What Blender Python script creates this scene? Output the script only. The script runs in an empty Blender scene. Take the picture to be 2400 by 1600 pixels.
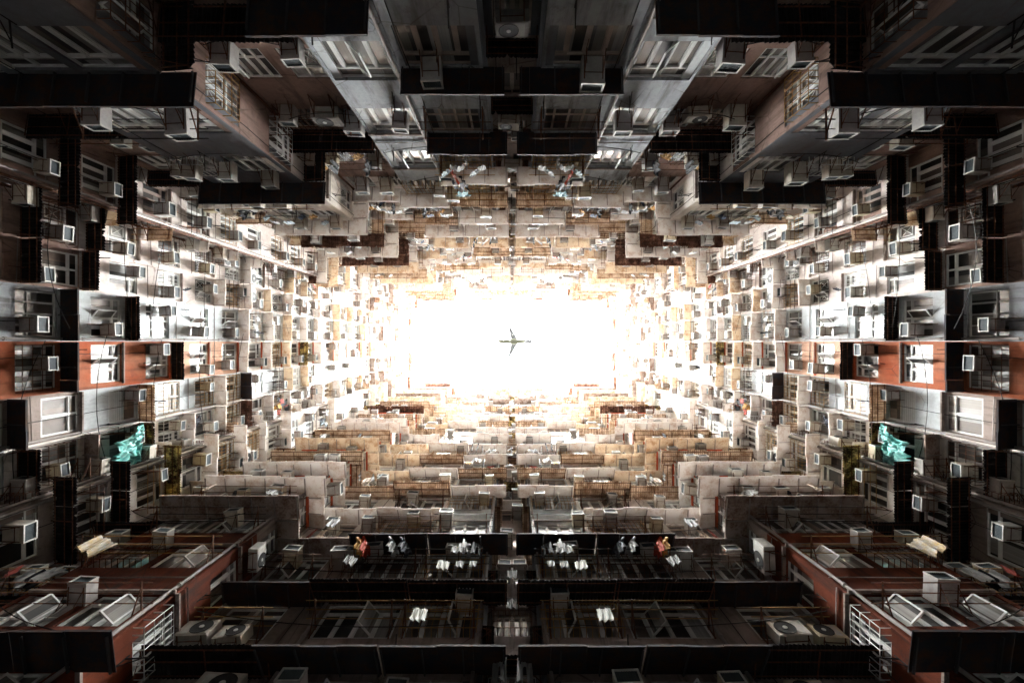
import bpy, math, random
from mathutils import Vector, Matrix, noise
R = math.radians
scene = bpy.context.scene

# ------------------------------------------------------------------ camera, world, sun, exposure
# The camera lies at the bottom of a deep light well and looks straight up.
# World axes: +X = right of the photo, +Y = bottom of the photo, +Z = up to the sky.
cam_d = bpy.data.cameras.new("camera"); cam = bpy.data.objects.new("camera", cam_d)
scene.collection.objects.link(cam); scene.camera = cam
cam.location = (0, 0, 0); cam.rotation_euler = (R(180), 0, 0)
cam_d.sensor_width = 36; cam_d.lens = 16.0; cam_d.clip_start = 0.1; cam_d.clip_end = 3000
F = 1067.0

SUN_EL, SUN_AZ = 74, 200
w = bpy.data.worlds.new("World"); scene.world = w; w.use_nodes = True
nt = w.node_tree; nt.nodes.clear()
out = nt.nodes.new("ShaderNodeOutputWorld"); bg = nt.nodes.new("ShaderNodeBackground")
sky = nt.nodes.new("ShaderNodeTexSky"); sky.sky_type = 'NISHITA'; sky.sun_disc = False
sky.sun_elevation = R(SUN_EL); sky.sun_rotation = R(SUN_AZ); sky.dust_density = 3.0; sky.air_density = 1.0
mixn = nt.nodes.new("ShaderNodeMixRGB"); mixn.blend_type = 'MIX'; mixn.inputs[0].default_value = 0.90
mixn.inputs[2].default_value = (9.3, 9.7, 9.8, 1)          # the even white of an overcast sky
nt.links.new(sky.outputs[0], mixn.inputs[1])
# below the horizon: dull ground colour
tc = nt.nodes.new("ShaderNodeTexCoord"); sep = nt.nodes.new("ShaderNodeSeparateXYZ")
nt.links.new(tc.outputs['Generated'], sep.inputs[0])
rmp = nt.nodes.new("ShaderNodeMapRange"); rmp.inputs[1].default_value = -0.05; rmp.inputs[2].default_value = 0.05
nt.links.new(sep.outputs[2], rmp.inputs[0])
m2 = nt.nodes.new("ShaderNodeMixRGB"); nt.links.new(rmp.outputs[0], m2.inputs[0])
m2.inputs[1].default_value = (.12, .12, .115, 1); nt.links.new(mixn.outputs[0], m2.inputs[2])
nt.links.new(m2.outputs[0], bg.inputs[0]); bg.inputs[1].default_value = 0.12
nt.links.new(bg.outputs[0], out.inputs[0])

sun_d = bpy.data.lights.new("sun", 'SUN'); sun_d.energy = .8; sun_d.angle = R(60); sun_d.color = (1, .96, .9)
sun = bpy.data.objects.new("sun", sun_d); scene.collection.objects.link(sun)
sun.location = (0, 0, 120)
sun.rotation_euler = (R(2), 0, 0)
scene.view_settings.view_transform = 'Standard'; scene.view_settings.look = 'None'
scene.view_settings.gamma = 1; scene.view_settings.exposure = 6.6
scene.cycles.max_bounces = 10; scene.cycles.diffuse_bounces = 7; scene.cycles.glossy_bounces = 4
scene.cycles.transmission_bounces = 4; scene.cycles.volume_bounces = 1

# ------------------------------------------------------------------ helpers
COL = scene.collection
class MB:
    def __init__(s): s.v = []; s.f = []; s.m = []; s.mats = []; s.cur = 0
    def mat(s, name):
        m = MAT[name]
        if m not in s.mats: s.mats.append(m)
        s.cur = s.mats.index(m); return s
    def quad(s, *p):
        n = len(s.v); s.v += [tuple(q) for q in p]; s.f.append(tuple(range(n, n+len(p)))); s.m.append(s.cur)
    def hexa(s, c):
        n = len(s.v); s.v += [tuple(q) for q in c]
        for q in ((0,3,2,1),(4,5,6,7),(0,1,5,4),(1,2,6,5),(2,3,7,6),(3,0,4,7)):
            s.f.append(tuple(n+i for i in q)); s.m.append(s.cur)
    def box(s, x0,x1,y0,y1,z0,z1, tf=None):
        c = [(x0,y0,z0),(x1,y0,z0),(x1,y1,z0),(x0,y1,z0),(x0,y0,z1),(x1,y0,z1),(x1,y1,z1),(x0,y1,z1)]
        if tf: c = [tf(*p) for p in c]
        s.hexa(c)
    def bar(s, a, b, r, n=6):
        a = Vector(a); b = Vector(b); d = (b-a)
        if d.length < 1e-6: return
        d.normalize(); u = d.orthogonal().normalized(); v = d.cross(u); k = len(s.v)
        for p in (a, b):
            for i in range(n):
                t = 2*math.pi*i/n + .4; s.v.append(tuple(p + (u*math.cos(t)+v*math.sin(t))*r))
        for i in range(n):
            j = (i+1) % n; s.f.append((k+i, k+j, k+n+j, k+n+i)); s.m.append(s.cur)
        s.f.append(tuple(k+i for i in reversed(range(n)))); s.m.append(s.cur)
        s.f.append(tuple(k+n+i for i in range(n))); s.m.append(s.cur)
    def path(s, pts, r, n=5):
        for a, b in zip(pts[:-1], pts[1:]): s.bar(a, b, r, n)
    def add(s, o, tf):
        n = len(s.v); s.v += [tuple(tf(*p)) for p in o.v]; s.f += [tuple(n+i for i in f) for f in o.f]
        rm = []
        for m in o.mats:
            if m not in s.mats: s.mats.append(m)
            rm.append(s.mats.index(m))
        s.m += [rm[i] for i in o.m]
    def mesh(s, name):
        me = bpy.data.meshes.new(name); me.from_pydata(s.v, [], s.f)
        for m in s.mats: me.materials.append(m)
        me.polygons.foreach_set("material_index", s.m); me.update(); return me
    def build(s, name, parent=None, smooth=False):
        me = s.mesh(name)
        if smooth: me.polygons.foreach_set("use_smooth", [True]*len(me.polygons))
        return link(name, me, parent)

def link(name, data, parent=None):
    o = bpy.data.objects.new(name, data); COL.objects.link(o)
    if parent: o.parent = parent
    return o
def tag(o, label=None, cat=None, group=None, kind=None):
    if label: o["label"] = label
    if cat: o["category"] = cat
    if group: o["group"] = group
    if kind: o["kind"] = kind
    return o

# ------------------------------------------------------------------ materials
MAT = {}
def newmat(name):
    m = bpy.data.materials.new(name); m.use_nodes = True; m.node_tree.nodes.clear(); MAT[name] = m
    n = m.node_tree.nodes; o = n.new("ShaderNodeOutputMaterial"); b = n.new("ShaderNodeBsdfPrincipled")
    m.node_tree.links.new(b.outputs[0], o.inputs[0]); return m, n, m.node_tree.links, b, o
def mapped(n, l, scale, src='geo'):
    if src == 'geo': t = n.new("ShaderNodeNewGeometry").outputs['Position']
    else: t = n.new("ShaderNodeTexCoord").outputs['Object']
    mp = n.new("ShaderNodeMapping"); mp.inputs['Scale'].default_value = scale; l.new(t, mp.inputs[0]); return mp.outputs[0]
def noise_n(n, l, vec, scale, detail=5, rough=.6):
    t = n.new("ShaderNodeTexNoise"); t.inputs['Scale'].default_value = scale; t.inputs['Detail'].default_value = detail
    t.inputs['Roughness'].default_value = rough; l.new(vec, t.inputs['Vector']); return t.outputs['Fac']
def ramp(n, l, fac, stops):
    r = n.new("ShaderNodeValToRGB"); e = r.color_ramp.elements
    while len(e) < len(stops): e.new(.5)
    for i, (p, c) in enumerate(stops): e[i].position = p; e[i].color = (*c, 1) if len(c) == 3 else c
    l.new(fac, r.inputs[0]); return r.outputs[0]
def mixc(n, l, fac, a, b, mode='MIX'):
    x = n.new("ShaderNodeMixRGB"); x.blend_type = mode
    for i, v in ((0, fac), (1, a), (2, b)):
        if isinstance(v, (int, float)): x.inputs[i].default_value = v
        elif isinstance(v, tuple): x.inputs[i].default_value = (*v, 1)
        else: l.new(v, x.inputs[i])
    return x.outputs[0]
def plaster(name, col, stain=(.10, .07, .055), amt=.55, col2=None):
    m, n, l, b, o = newmat(name)
    v1 = mapped(n, l, (1, 1, 1)); v2 = mapped(n, l, (1, 1, .12))
    big = noise_n(n, l, v1, .5, 4); fine = noise_n(n, l, v1, 7, 6, .7); streak = noise_n(n, l, v2, 3.2, 5, .65)
    blotch = noise_n(n, l, v1, 1.7, 8, .75)
    col2 = col2 or tuple(c*.72 for c in col)
    c = mixc(n, l, ramp(n, l, big, [(.35, (0,0,0)), (.65, (1,1,1))]), col, col2)
    c = mixc(n, l, ramp(n, l, streak, [(.50, (0,0,0)), (.68, (amt,)*3)]), c, stain)
    c = mixc(n, l, ramp(n, l, blotch, [(.56, (0,0,0)), (.68, (amt*.9,)*3)]), c, tuple(s*1.6 for s in stain))
    c = mixc(n, l, ramp(n, l, fine, [(.3, (.80,)*3), (.7, (1.06,)*3)]), c, c, 'MIX')
    spk = noise_n(n, l, v1, 22, 3, .8); c = mixc(n, l, ramp(n, l, spk, [(.66, (0,0,0)), (.72, (amt,)*3)]), c, tuple(q*.6 for q in stain))
    vor = n.new('ShaderNodeTexVoronoi'); vor.feature = 'DISTANCE_TO_EDGE'; vor.inputs['Scale'].default_value = .9; l.new(mapped(n, l, (1, 1, .7)), vor.inputs['Vector'])
    cm_ = n.new('ShaderNodeMath'); cm_.operation = 'MULTIPLY'; l.new(ramp(n, l, vor.outputs[0], [(.004, (1,1,1)), (.016, (0,0,0))]), cm_.inputs[0]); l.new(ramp(n, l, big, [(.48, (0,0,0)), (.6, (.8,)*3)]), cm_.inputs[1])
    c = mixc(n, l, cm_.outputs[0], c, stain)
    sh = mixc(n, l, 1.0, c, ramp(n, l, fine, [(.3, (.82,)*3), (.65, (1,1,1))]), 'MULTIPLY')
    l.new(sh, b.inputs['Base Color']); b.inputs['Roughness'].default_value = .95; b.inputs['Specular IOR Level'].default_value = .08
    bp = n.new("ShaderNodeBump"); bp.inputs['Strength'].default_value = .35; bp.inputs['Distance'].default_value = .03
    l.new(fine, bp.inputs['Height']); l.new(bp.outputs[0], b.inputs['Normal'])
def simple(name, col, rough=.6, metal=0, var=.25, nscale=6, col2=None, src='geo'):
    m, n, l, b, o = newmat(name)
    f = noise_n(n, l, mapped(n, l, (1,1,1), src), nscale, 5, .65)
    c = mixc(n, l, ramp(n, l, f, [(.38, (0,0,0)), (.66, (1,1,1))]), col, col2 or tuple(x*(1-var) for x in col))
    l.new(c, b.inputs['Base Color']); b.inputs['Roughness'].default_value = max(rough, .65); b.inputs['Metallic'].default_value = metal; b.inputs['Specular IOR Level'].default_value = .15
def objvar(name, cols, rough=.8, fold=0):
    m, n, l, b, o = newmat(name)
    oi = n.new("ShaderNodeObjectInfo"); k = len(cols)
    r = n.new("ShaderNodeValToRGB"); r.color_ramp.interpolation = 'CONSTANT'; e = r.color_ramp.elements
    while len(e) < k: e.new(.5)
    for i, c in enumerate(cols): e[i].position = i/k; e[i].color = (*c, 1)
    l.new(oi.outputs['Random'], r.inputs[0])
    f = noise_n(n, l, mapped(n, l, (1,1,1)), 5, 4)
    c = mixc(n, l, 1.0, r.outputs[0], ramp(n, l, f, [(.3, (.75,)*3), (.6, (1,1,1))]), 'MULTIPLY')
    l.new(c, b.inputs['Base Color']); b.inputs['Roughness'].default_value = max(rough, .7); b.inputs['Specular IOR Level'].default_value = .15

plaster('pink', (.38, .26, .22), amt=.7)  # pink, cement and beige are darkened to deepen the shade on low storeys
plaster('blush', (.80, .73, .69), stain=(.22,.15,.12), amt=.35)  # blush and cream are made pale to carry the brighter light higher up
plaster('light_absorber', (.05, .045, .042), amt=.5)  # near black, made up to soak up bounced light out of view
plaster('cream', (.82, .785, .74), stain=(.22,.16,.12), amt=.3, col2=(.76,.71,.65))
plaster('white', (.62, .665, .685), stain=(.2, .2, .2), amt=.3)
plaster('shaded_white', (.40, .43, .46), stain=(.10, .085, .075), amt=.7)  # stained white, darkened to put the dimness of low storeys into the colour
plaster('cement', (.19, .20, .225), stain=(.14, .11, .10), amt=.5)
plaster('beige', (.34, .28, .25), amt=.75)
plaster('shaded_orange', (.19, .045, .02), stain=(.04, .02, .016), amt=.85, col2=(.10, .026, .014))  # orange darkened to paint in the shade of the low bays
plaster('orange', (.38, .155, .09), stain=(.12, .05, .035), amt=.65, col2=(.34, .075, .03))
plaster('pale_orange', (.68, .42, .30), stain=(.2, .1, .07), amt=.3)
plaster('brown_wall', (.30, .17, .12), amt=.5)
simple('frame_white', (.70, .72, .71), .4, 0, .15, 3)
simple('frame_brown', (.44, .36, .31), .45, 0, .3, 3)
simple('frame_dark', (.05, .05, .055), .5, 0, .3, 3)
simple('rust_iron', (.055, .03, .022), .8, 0, .5, 12, (.16, .06, .025))
simple('black_iron', (.025, .024, .024), .7, 0, .4, 8)
simple('gold_rod', (.38, .22, .07), .5, 0, .4, 4)
simple('pipe_grey', (.32, .29, .27), .6, 0, .35, 2)


simple('red_trim', (.52, .09, .03), .7, 0, .4, 3)
objvar('casing', [(.55,.50,.42),(.42,.38,.33),(.60,.60,.57),(.50,.43,.30),(.34,.32,.30),(.58,.55,.48)], .55)
simple('casing_grey', (.42, .41, .40), .55, 0, .25, 4)
simple('rim', (.52, .51, .48), .5, 0, .35, 5)
simple('grille', (.035, .05, .058), .5, 0, .3, 5)
simple('fan_black', (.02, .02, .02), .6, 0, .2, 5)
simple('cable', (.02, .02, .02), .7)
simple('roof_concrete', (.35, .33, .31), .9, 0, .3, 1)
simple('asphalt', (.03, .03, .03), .9, 0, .4, 2)
simple('plane_belly', (.118, .115, .08), .5, 0, .05, .2)
simple('plane_wing', (.16, .155, .158), .5, 0, .2, .3)
simple('plane_dark', (.03, .035, .03), .5)
simple('plane_nose', (.09, .088, .088), .5, 0, .04, .3)
objvar('cloth', [(.75,.75,.73), (.04,.05,.08), (.68,.66,.62), (.55,.07,.04), (.10,.11,.13), (.50,.60,.62), (.70,.33,.05), (.30,.12,.14), (.12,.2,.3), (.8,.8,.78)])
simple('blanket_cloth', (.34,.32,.29), .85, 0, .1, 4, (.30,.20,.06)); simple('cloth_white', (.30,.31,.31), .8, 0, .1, 5); simple('cloth_dark', (.04,.045,.06), .85, 0, .4, 5)
simple('cloth_red', (.40,.05,.02), .8); simple('cloth_orange', (.5,.26,.05), .8); simple('cloth_blue', (.30,.50,.55), .8)

def corrugated(name, col, rust, trans=.3, rustamt=.5):
    m, n, l, b, o = newmat(name)
    v = mapped(n, l, (1,1,1)); f = noise_n(n, l, v, 2.3, 6, .7); f2 = noise_n(n, l, v, 14, 4, .6)
    a = n.new("ShaderNodeMath"); a.operation = 'MULTIPLY_ADD'; l.new(f2, a.inputs[0]); a.inputs[1].default_value = .35; l.new(f, a.inputs[2])
    c = mixc(n, l, ramp(n, l, a.outputs[0], [(.66-.2*rustamt, (0,0,0)), (.86-.2*rustamt, (1,1,1))]), col, rust)
    l.new(c, b.inputs['Base Color']); b.inputs['Roughness'].default_value = .8; b.inputs['Specular IOR Level'].default_value = .08 if sum(col) < .5 else .3
    if trans > 0:
        t = n.new("ShaderNodeBsdfTranslucent"); l.new(c, t.inputs[0]); x = n.new("ShaderNodeMixShader"); x.inputs[0].default_value = trans
        l.new(b.outputs[0], x.inputs[1]); l.new(t.outputs[0], x.inputs[2]); l.new(x.outputs[0], o.inputs[0])
corrugated('corr_yellow', (.56, .44, .17), (.04, .025, .012), .25, .55)
corrugated('corr_brown', (.24, .13, .095), (.07, .035, .025), .12, .5)
corrugated('corr_dark_shade', (.024, .020, .020), (.012, .01, .009), 0, .5)  # dark corrugated sheet, blackened further to carry the shade of low storeys
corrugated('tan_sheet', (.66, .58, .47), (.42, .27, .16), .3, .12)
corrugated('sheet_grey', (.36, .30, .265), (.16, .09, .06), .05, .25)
corrugated('sheet_lit', (.66, .63, .60), (.48, .38, .31), .26, .08)  # paler copy of the grey sheet, brightness of upper storeys in its colour
corrugated('sheet_dark_shade', (.022, .022, .027), (.05, .025, .015), 0, .25)  # rusty sheet blackened so the shade under low awnings is in the paint
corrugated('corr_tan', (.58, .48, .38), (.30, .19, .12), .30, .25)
corrugated('tarp_teal', (.10, .40, .37), (.30, .58, .55), .3, .3)
corrugated('plastic_clear', (.70, .72, .70), (.55, .55, .5), .3, .2)

# glass: shiny panel with curtain, blind or dark room close behind it
m, n, l, b, o = newmat('glass')
v = n.new("ShaderNodeNewGeometry").outputs['Position']
sn = n.new("ShaderNodeVectorMath"); sn.operation = 'SNAP'; l.new(v, sn.inputs[0]); sn.inputs[1].default_value = (.47, .47, 1.9)
wn = n.new("ShaderNodeTexWhiteNoise"); l.new(sn.outputs[0], wn.inputs[0])
strp = noise_n(n, l, mapped(n, l, (11, 11, .25)), 1.5, 3, .6)
cur = ramp(n, l, wn.outputs[0], [(0, (.010,.012,.014)), (.30, (.02,.022,.025)), (.48, (.10,.08,.07)), (.62, (.24,.23,.21)), (.82, (.42,.44,.44)), (1, (.10,.07,.055))])
c = mixc(n, l, 1.0, cur, ramp(n, l, strp, [(.3, (.62,)*3), (.7, (1,1,1))]), 'MULTIPLY')
l.new(c, b.inputs['Base Color']); b.inputs['Roughness'].default_value = .35
b.inputs['Coat Weight'].default_value = 1.0; b.inputs['Coat Roughness'].default_value = .03; b.inputs['Coat IOR'].default_value = 1.9
w1 = noise_n(n, l, mapped(n, l, (1,1,1)), 1.4, 3); bp = n.new("ShaderNodeBump"); bp.inputs['Strength'].default_value = .5; bp.inputs['Distance'].default_value = .08
l.new(w1, bp.inputs['Height']); l.new(bp.outputs[0], b.inputs['Coat Normal'])

# ------------------------------------------------------------------ facade planes
class Plane:
    """axis 'x': plane x = D whose outward side is n*X, runs along y.  axis 'y': plane y = D, runs along x."""
    def __init__(s, axis, D, n, mirror=False):
        s.axis, s.D, s.n, s.mir = axis, D, n, mirror
    def p(s, a, d, z):
        if s.axis == 'x': x, y = s.D + s.n*d, a
        else: x, y = a, s.D + s.n*d
        return (-x if s.mir else x, y, z)
    def place(s, o, a, d, z, rz=0):
        """local X along the wall, local Y outward, local Z up"""
        o.location = s.p(a, d, z)
        nx, ny = (s.n, 0) if s.axis == 'x' else (0, s.n)
        ang = math.atan2(-nx, ny)
        M = Matrix.Rotation(ang, 4, 'Z')
        if s.mir: M = Matrix.Scale(-1, 4, (1, 0, 0)) @ M
        if rz: M = M @ Matrix.Rotation(rz, 4, 'Z')
        o.matrix_basis = Matrix.Translation(o.location) @ M
    def sgn(s):   # local +X in terms of +a
        nx, ny = (s.n, 0) if s.axis == 'x' else (0, s.n)
        return (-nx if s.axis == 'x' else ny)

# ------------------------------------------------------------------ window prototypes
FR_CACHE = {}
def window_meshes(w, h, style, mat):
    w = round(w, 2); h = round(h, 2); key = (w, h, style, mat)
    if key in FR_CACHE: return FR_CACHE[key]
    fr = MB().mat(mat); gl = MB().mat('glass'); D0, D1 = -.10, -.03; t = .045
    def fb(x0, x1, z0, z1, d0=D0, d1=D1): fr.box(x0, x1, d0, d1, z0, z1)
    fb(-w/2, w/2, 0, t); fb(-w/2, w/2, h-t, h); fb(-w/2, -w/2+t, t, h-t); fb(w/2-t, w/2, t, h-t)
    gl.box(-w/2+t, w/2-t, -.085, -.075, t, h-t)

    if style == 'sash2' or style == 'sash4' or style == 'sash3':
        k = {'sash2': 2, 'sash3': 3, 'sash4': 4}[style]
        zt = h*.74; fb(-w/2+t, w/2-t, zt-.03, zt+.03, D0, -.022)
        for i in range(1, k):
            x = -w/2 + w*i/k; fb(x-.035, x+.035, t, zt-.03, D0, -.02)
        kk = max(2, k//2)
        for i in range(1, kk):
            x = -w/2 + w*i/kk; fb(x-.03, x+.03, zt+.03, h-t, D0, -.02)
        for i in range(k):
            x0 = -w/2 + w*i/k + .035; x1 = x0 + w/k - .07
            fb(x0, x0+.03, t, zt-.03, D0, -.04); fb(x1-.03, x1, t, zt-.03, D0, -.04)
            fb(x0+.03, x1-.03, t, t+.03, D0, -.04); fb(x0+.03, x1-.03, zt-.06, zt-.03, D0, -.04)
    elif style == 'grid':
        nx = max(3, int(w/.3)); nz = max(3, int(h/.36))
        for i in range(1, nx):
            x = -w/2 + w*i/nx; fb(x-.015, x+.015, t, h-t, D0, -.045)
        for j in range(1, nz):
            z = h*j/nz; fb(-w/2+t, w/2-t, z-.015, z+.015, D0, -.05)
    elif style == 'tall':
        for i in range(1, 4):
            x = -w/2 + w*i/4; fb(x-.03, x+.03, t, h-t, D0, -.02)
        fb(-w/2+t, w/2-t, h*.3, h*.3+.04, D0, -.03)
    elif style == 'lattice':   # casements with a patterned iron grille
        zt = h*.64; fb(-w/2+t, w/2-t, zt-.03, zt+.03, D0, -.02); fb(-.035, .035, t, h-t, D0, -.018)
        for sx in (-1, 1):
            cx = sx*w*.25; hw = w*.16
            for (za, zb) in ((h*.12, h*.54),):
                fb(cx-hw, cx+hw, za, za+.02, -.07, -.04); fb(cx-hw, cx+hw, zb, zb+.02, -.07, -.04)
                fb(cx-hw, cx-hw+.02, za+.02, zb, -.07, -.04); fb(cx+hw-.02, cx+hw, za+.02, zb, -.07, -.04)
                fr.bar((cx-hw, -.055, za), (cx+hw, -.055, zb), .010, 4); fr.bar((cx-hw, -.055, zb), (cx+hw, -.055, za), .010, 4)
    elif style == 'shutter':   # rolled blind / boarded pane
        fb(-w/2+t, w/2-t, h*.5, h*.5+.05, D0, -.02)
        for i in range(int(h/.09)):
            z = t + i*.09
            if z < h*.46: fb(-w/2+t, w/2-t, z, z+.06, -.074, -.055)
    r = (fr.mesh('window'), gl.mesh('pane'), fr, gl); FR_CACHE[key] = r; return r
SASH = {}
def sash_mesh(w, h, mat='frame_white'):
    key = (round(w,2), round(h,2), mat)
    if key in SASH: return SASH[key]
    s = MB().mat(mat); t = .04
    s.box(0, w, -.02, .02, 0, t); s.box(0, w, -.02, .02, h-t, h); s.box(0, t, -.02, .02, t, h-t); s.box(w-t, w, -.02, .02, t, h-t)
    s.mat('glass'); s.box(t, w-t, -.006, .006, t, h-t)
    SASH[key] = s; return s

# ------------------------------------------------------------------ air conditioner prototypes
def ac_parts(kind):
    w, h, d = (.50, .36, .56) if kind != 'split' else (.84, .60, .32)
    cas = MB().mat('casing' if kind != 'grey' else 'casing_grey'); rim = MB().mat('rim'); gr = MB().mat('grille'); br = MB().mat('rust_iron')
    if kind == 'split':
        cas.box(-w/2, w/2, .12, .12+d, 0, h); y = .12+d
        cas.box(-w/2+.03, w/2-.03, y, y+.012, .03, h-.03)
        n = 20; cx, cz, r = -.10, h/2, .25
        ring = [(cx+r*math.cos(2*math.pi*i/n), y+.022, cz+r*math.sin(2*math.pi*i/n)) for i in range(n)]
        gr.mat('fan_black'); gr.quad(*ring)
        for i in range(n):
            gr.mat('fan_black'); gr.bar(ring[i], ring[(i+1) % n], .012, 4)
        gr.mat('rim'); gr.bar((cx, y+.02, cz), (cx, y+.035, cz), .06, 10)
        # same look on the side seen from below
        for i in range(6): rim.box(-w/2+.56+.03*i-.0, -w/2+.575+.03*i, y+.012, y+.02, .08, h-.08)
        for sx in (-1, 1):
            br.bar((sx*w*.35, 0, -.02), (sx*w*.35, .12+d, -.02), .018, 4); br.bar((sx*w*.35, 0, -.42), (sx*w*.35, .12+d-.05, -.02), .016, 4)
            br.bar((sx*w*.35, 0, -.45), (sx*w*.35, 0, 0), .018, 4)
        br.bar((-w*.35, .3, -.02), (w*.35, .3, -.02), .016, 4)
        return cas, rim, gr, br, (w, h, d)
    cas.box(-w/2, w/2, -.06, d-.06, 0, h); cas.box(-w/2+.04, w/2-.04, .06, d-.16, -.008, 0)
    y = d-.06; t = .03
    rim.box(-w/2-.008, w/2+.008, y, y+.04, -.008, t); rim.box(-w/2-.008, w/2+.008, y, y+.04, h-t, h+.008)
    rim.box(-w/2-.008, -w/2+t, y, y+.04, t, h-t); rim.box(w/2-t, w/2+.008, y, y+.04, t, h-t)
    gr.box(-w/2+t, w/2-t, y+.002, y+.015, t, h-t)
    for i in range(1, 9):
        x = -w/2 + t + (w-2*t)*i/9; gr.box(x-.005, x+.005, y+.015, y+.025, t, h-t)
    cas.box(-w/2-.004, -w/2, .15, .35, h*.3, h*.8); cas.box(-w*.3, w*.3, -.05, d*.6, h, h+.012)
    for sx in (-1, 1):
        br.bar((sx*w*.40, -.06, -.02), (sx*w*.40, d-.12, -.02), .014, 4); br.bar((sx*w*.40, -.02, -.34), (sx*w*.40, d-.18, -.02), .012, 4)
    br.bar((-w*.40, .3, -.02), (w*.40, .3, -.02), .012, 4)
    br.path([(w*.3, .1, 0), (w*.34, .08, -.12), (w*.42, -.02, -.25), (w*.40, -.06, -.55)], .010, 4)
    return cas, rim, gr, br, (w, h, d)
ACP = {k: ac_parts(k) for k in ('box', 'grey', 'split')}
ACM = {}
for k, (c_, r_, g_, b_, s_) in ACP.items():
    allm = MB()
    for q in (c_, r_, g_, b_): allm.add(q, lambda x, y, z: (x, y, z))
    ACM[k] = dict(casing=c_.mesh('casing'), rim=r_.mesh('front_rim'), grille=g_.mesh('grille'), bracket=b_.mesh('bracket'), whole=allm.mesh('air_conditioner'), mb=allm)
AC_LIST = []      # (z, plane, a, zpos, kind, column)

# ------------------------------------------------------------------ buildings and columns
class Building:
    def __init__(s, name, label, loc, group):
        s.root = link(name, None); s.root.location = loc; s.loc = Vector(loc)
        tag(s.root, label, "building", group)
        s.n = {}; s.rest = {}
    def part(s, name, mb, smooth=False, cap=100):
        """geometry is in world coordinates; past 100 of one part the rest go in one mesh"""
        k = s.n.get(name, 0)
        if k >= cap:
            s.rest.setdefault(name, MB()).add(mb, lambda x, y, z: (x, y, z)); return None
        s.n[name] = k+1
        lx, ly, lz = s.loc
        m2 = MB(); m2.add(mb, lambda x, y, z: (x-lx, y-ly, z-lz))
        return m2.build(name, s.root, smooth)
    def inst(s, name, mesh, P, a, d, z, rz=0):
        s.n[name] = s.n.get(name, 0)+1
        o = link(name, mesh); P.place(o, a, d, z, rz)
        o.matrix_basis = Matrix.Translation(-s.loc) @ o.matrix_basis
        o.parent = s.root; return o
    def flush(s):
        lx, ly, lz = s.loc
        for name, mb in s.rest.items():
            m2 = MB(); m2.add(mb, lambda x, y, z: (x-lx, y-ly, z-lz))
            tag(m2.build(name, s.root), kind="stuff")

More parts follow.
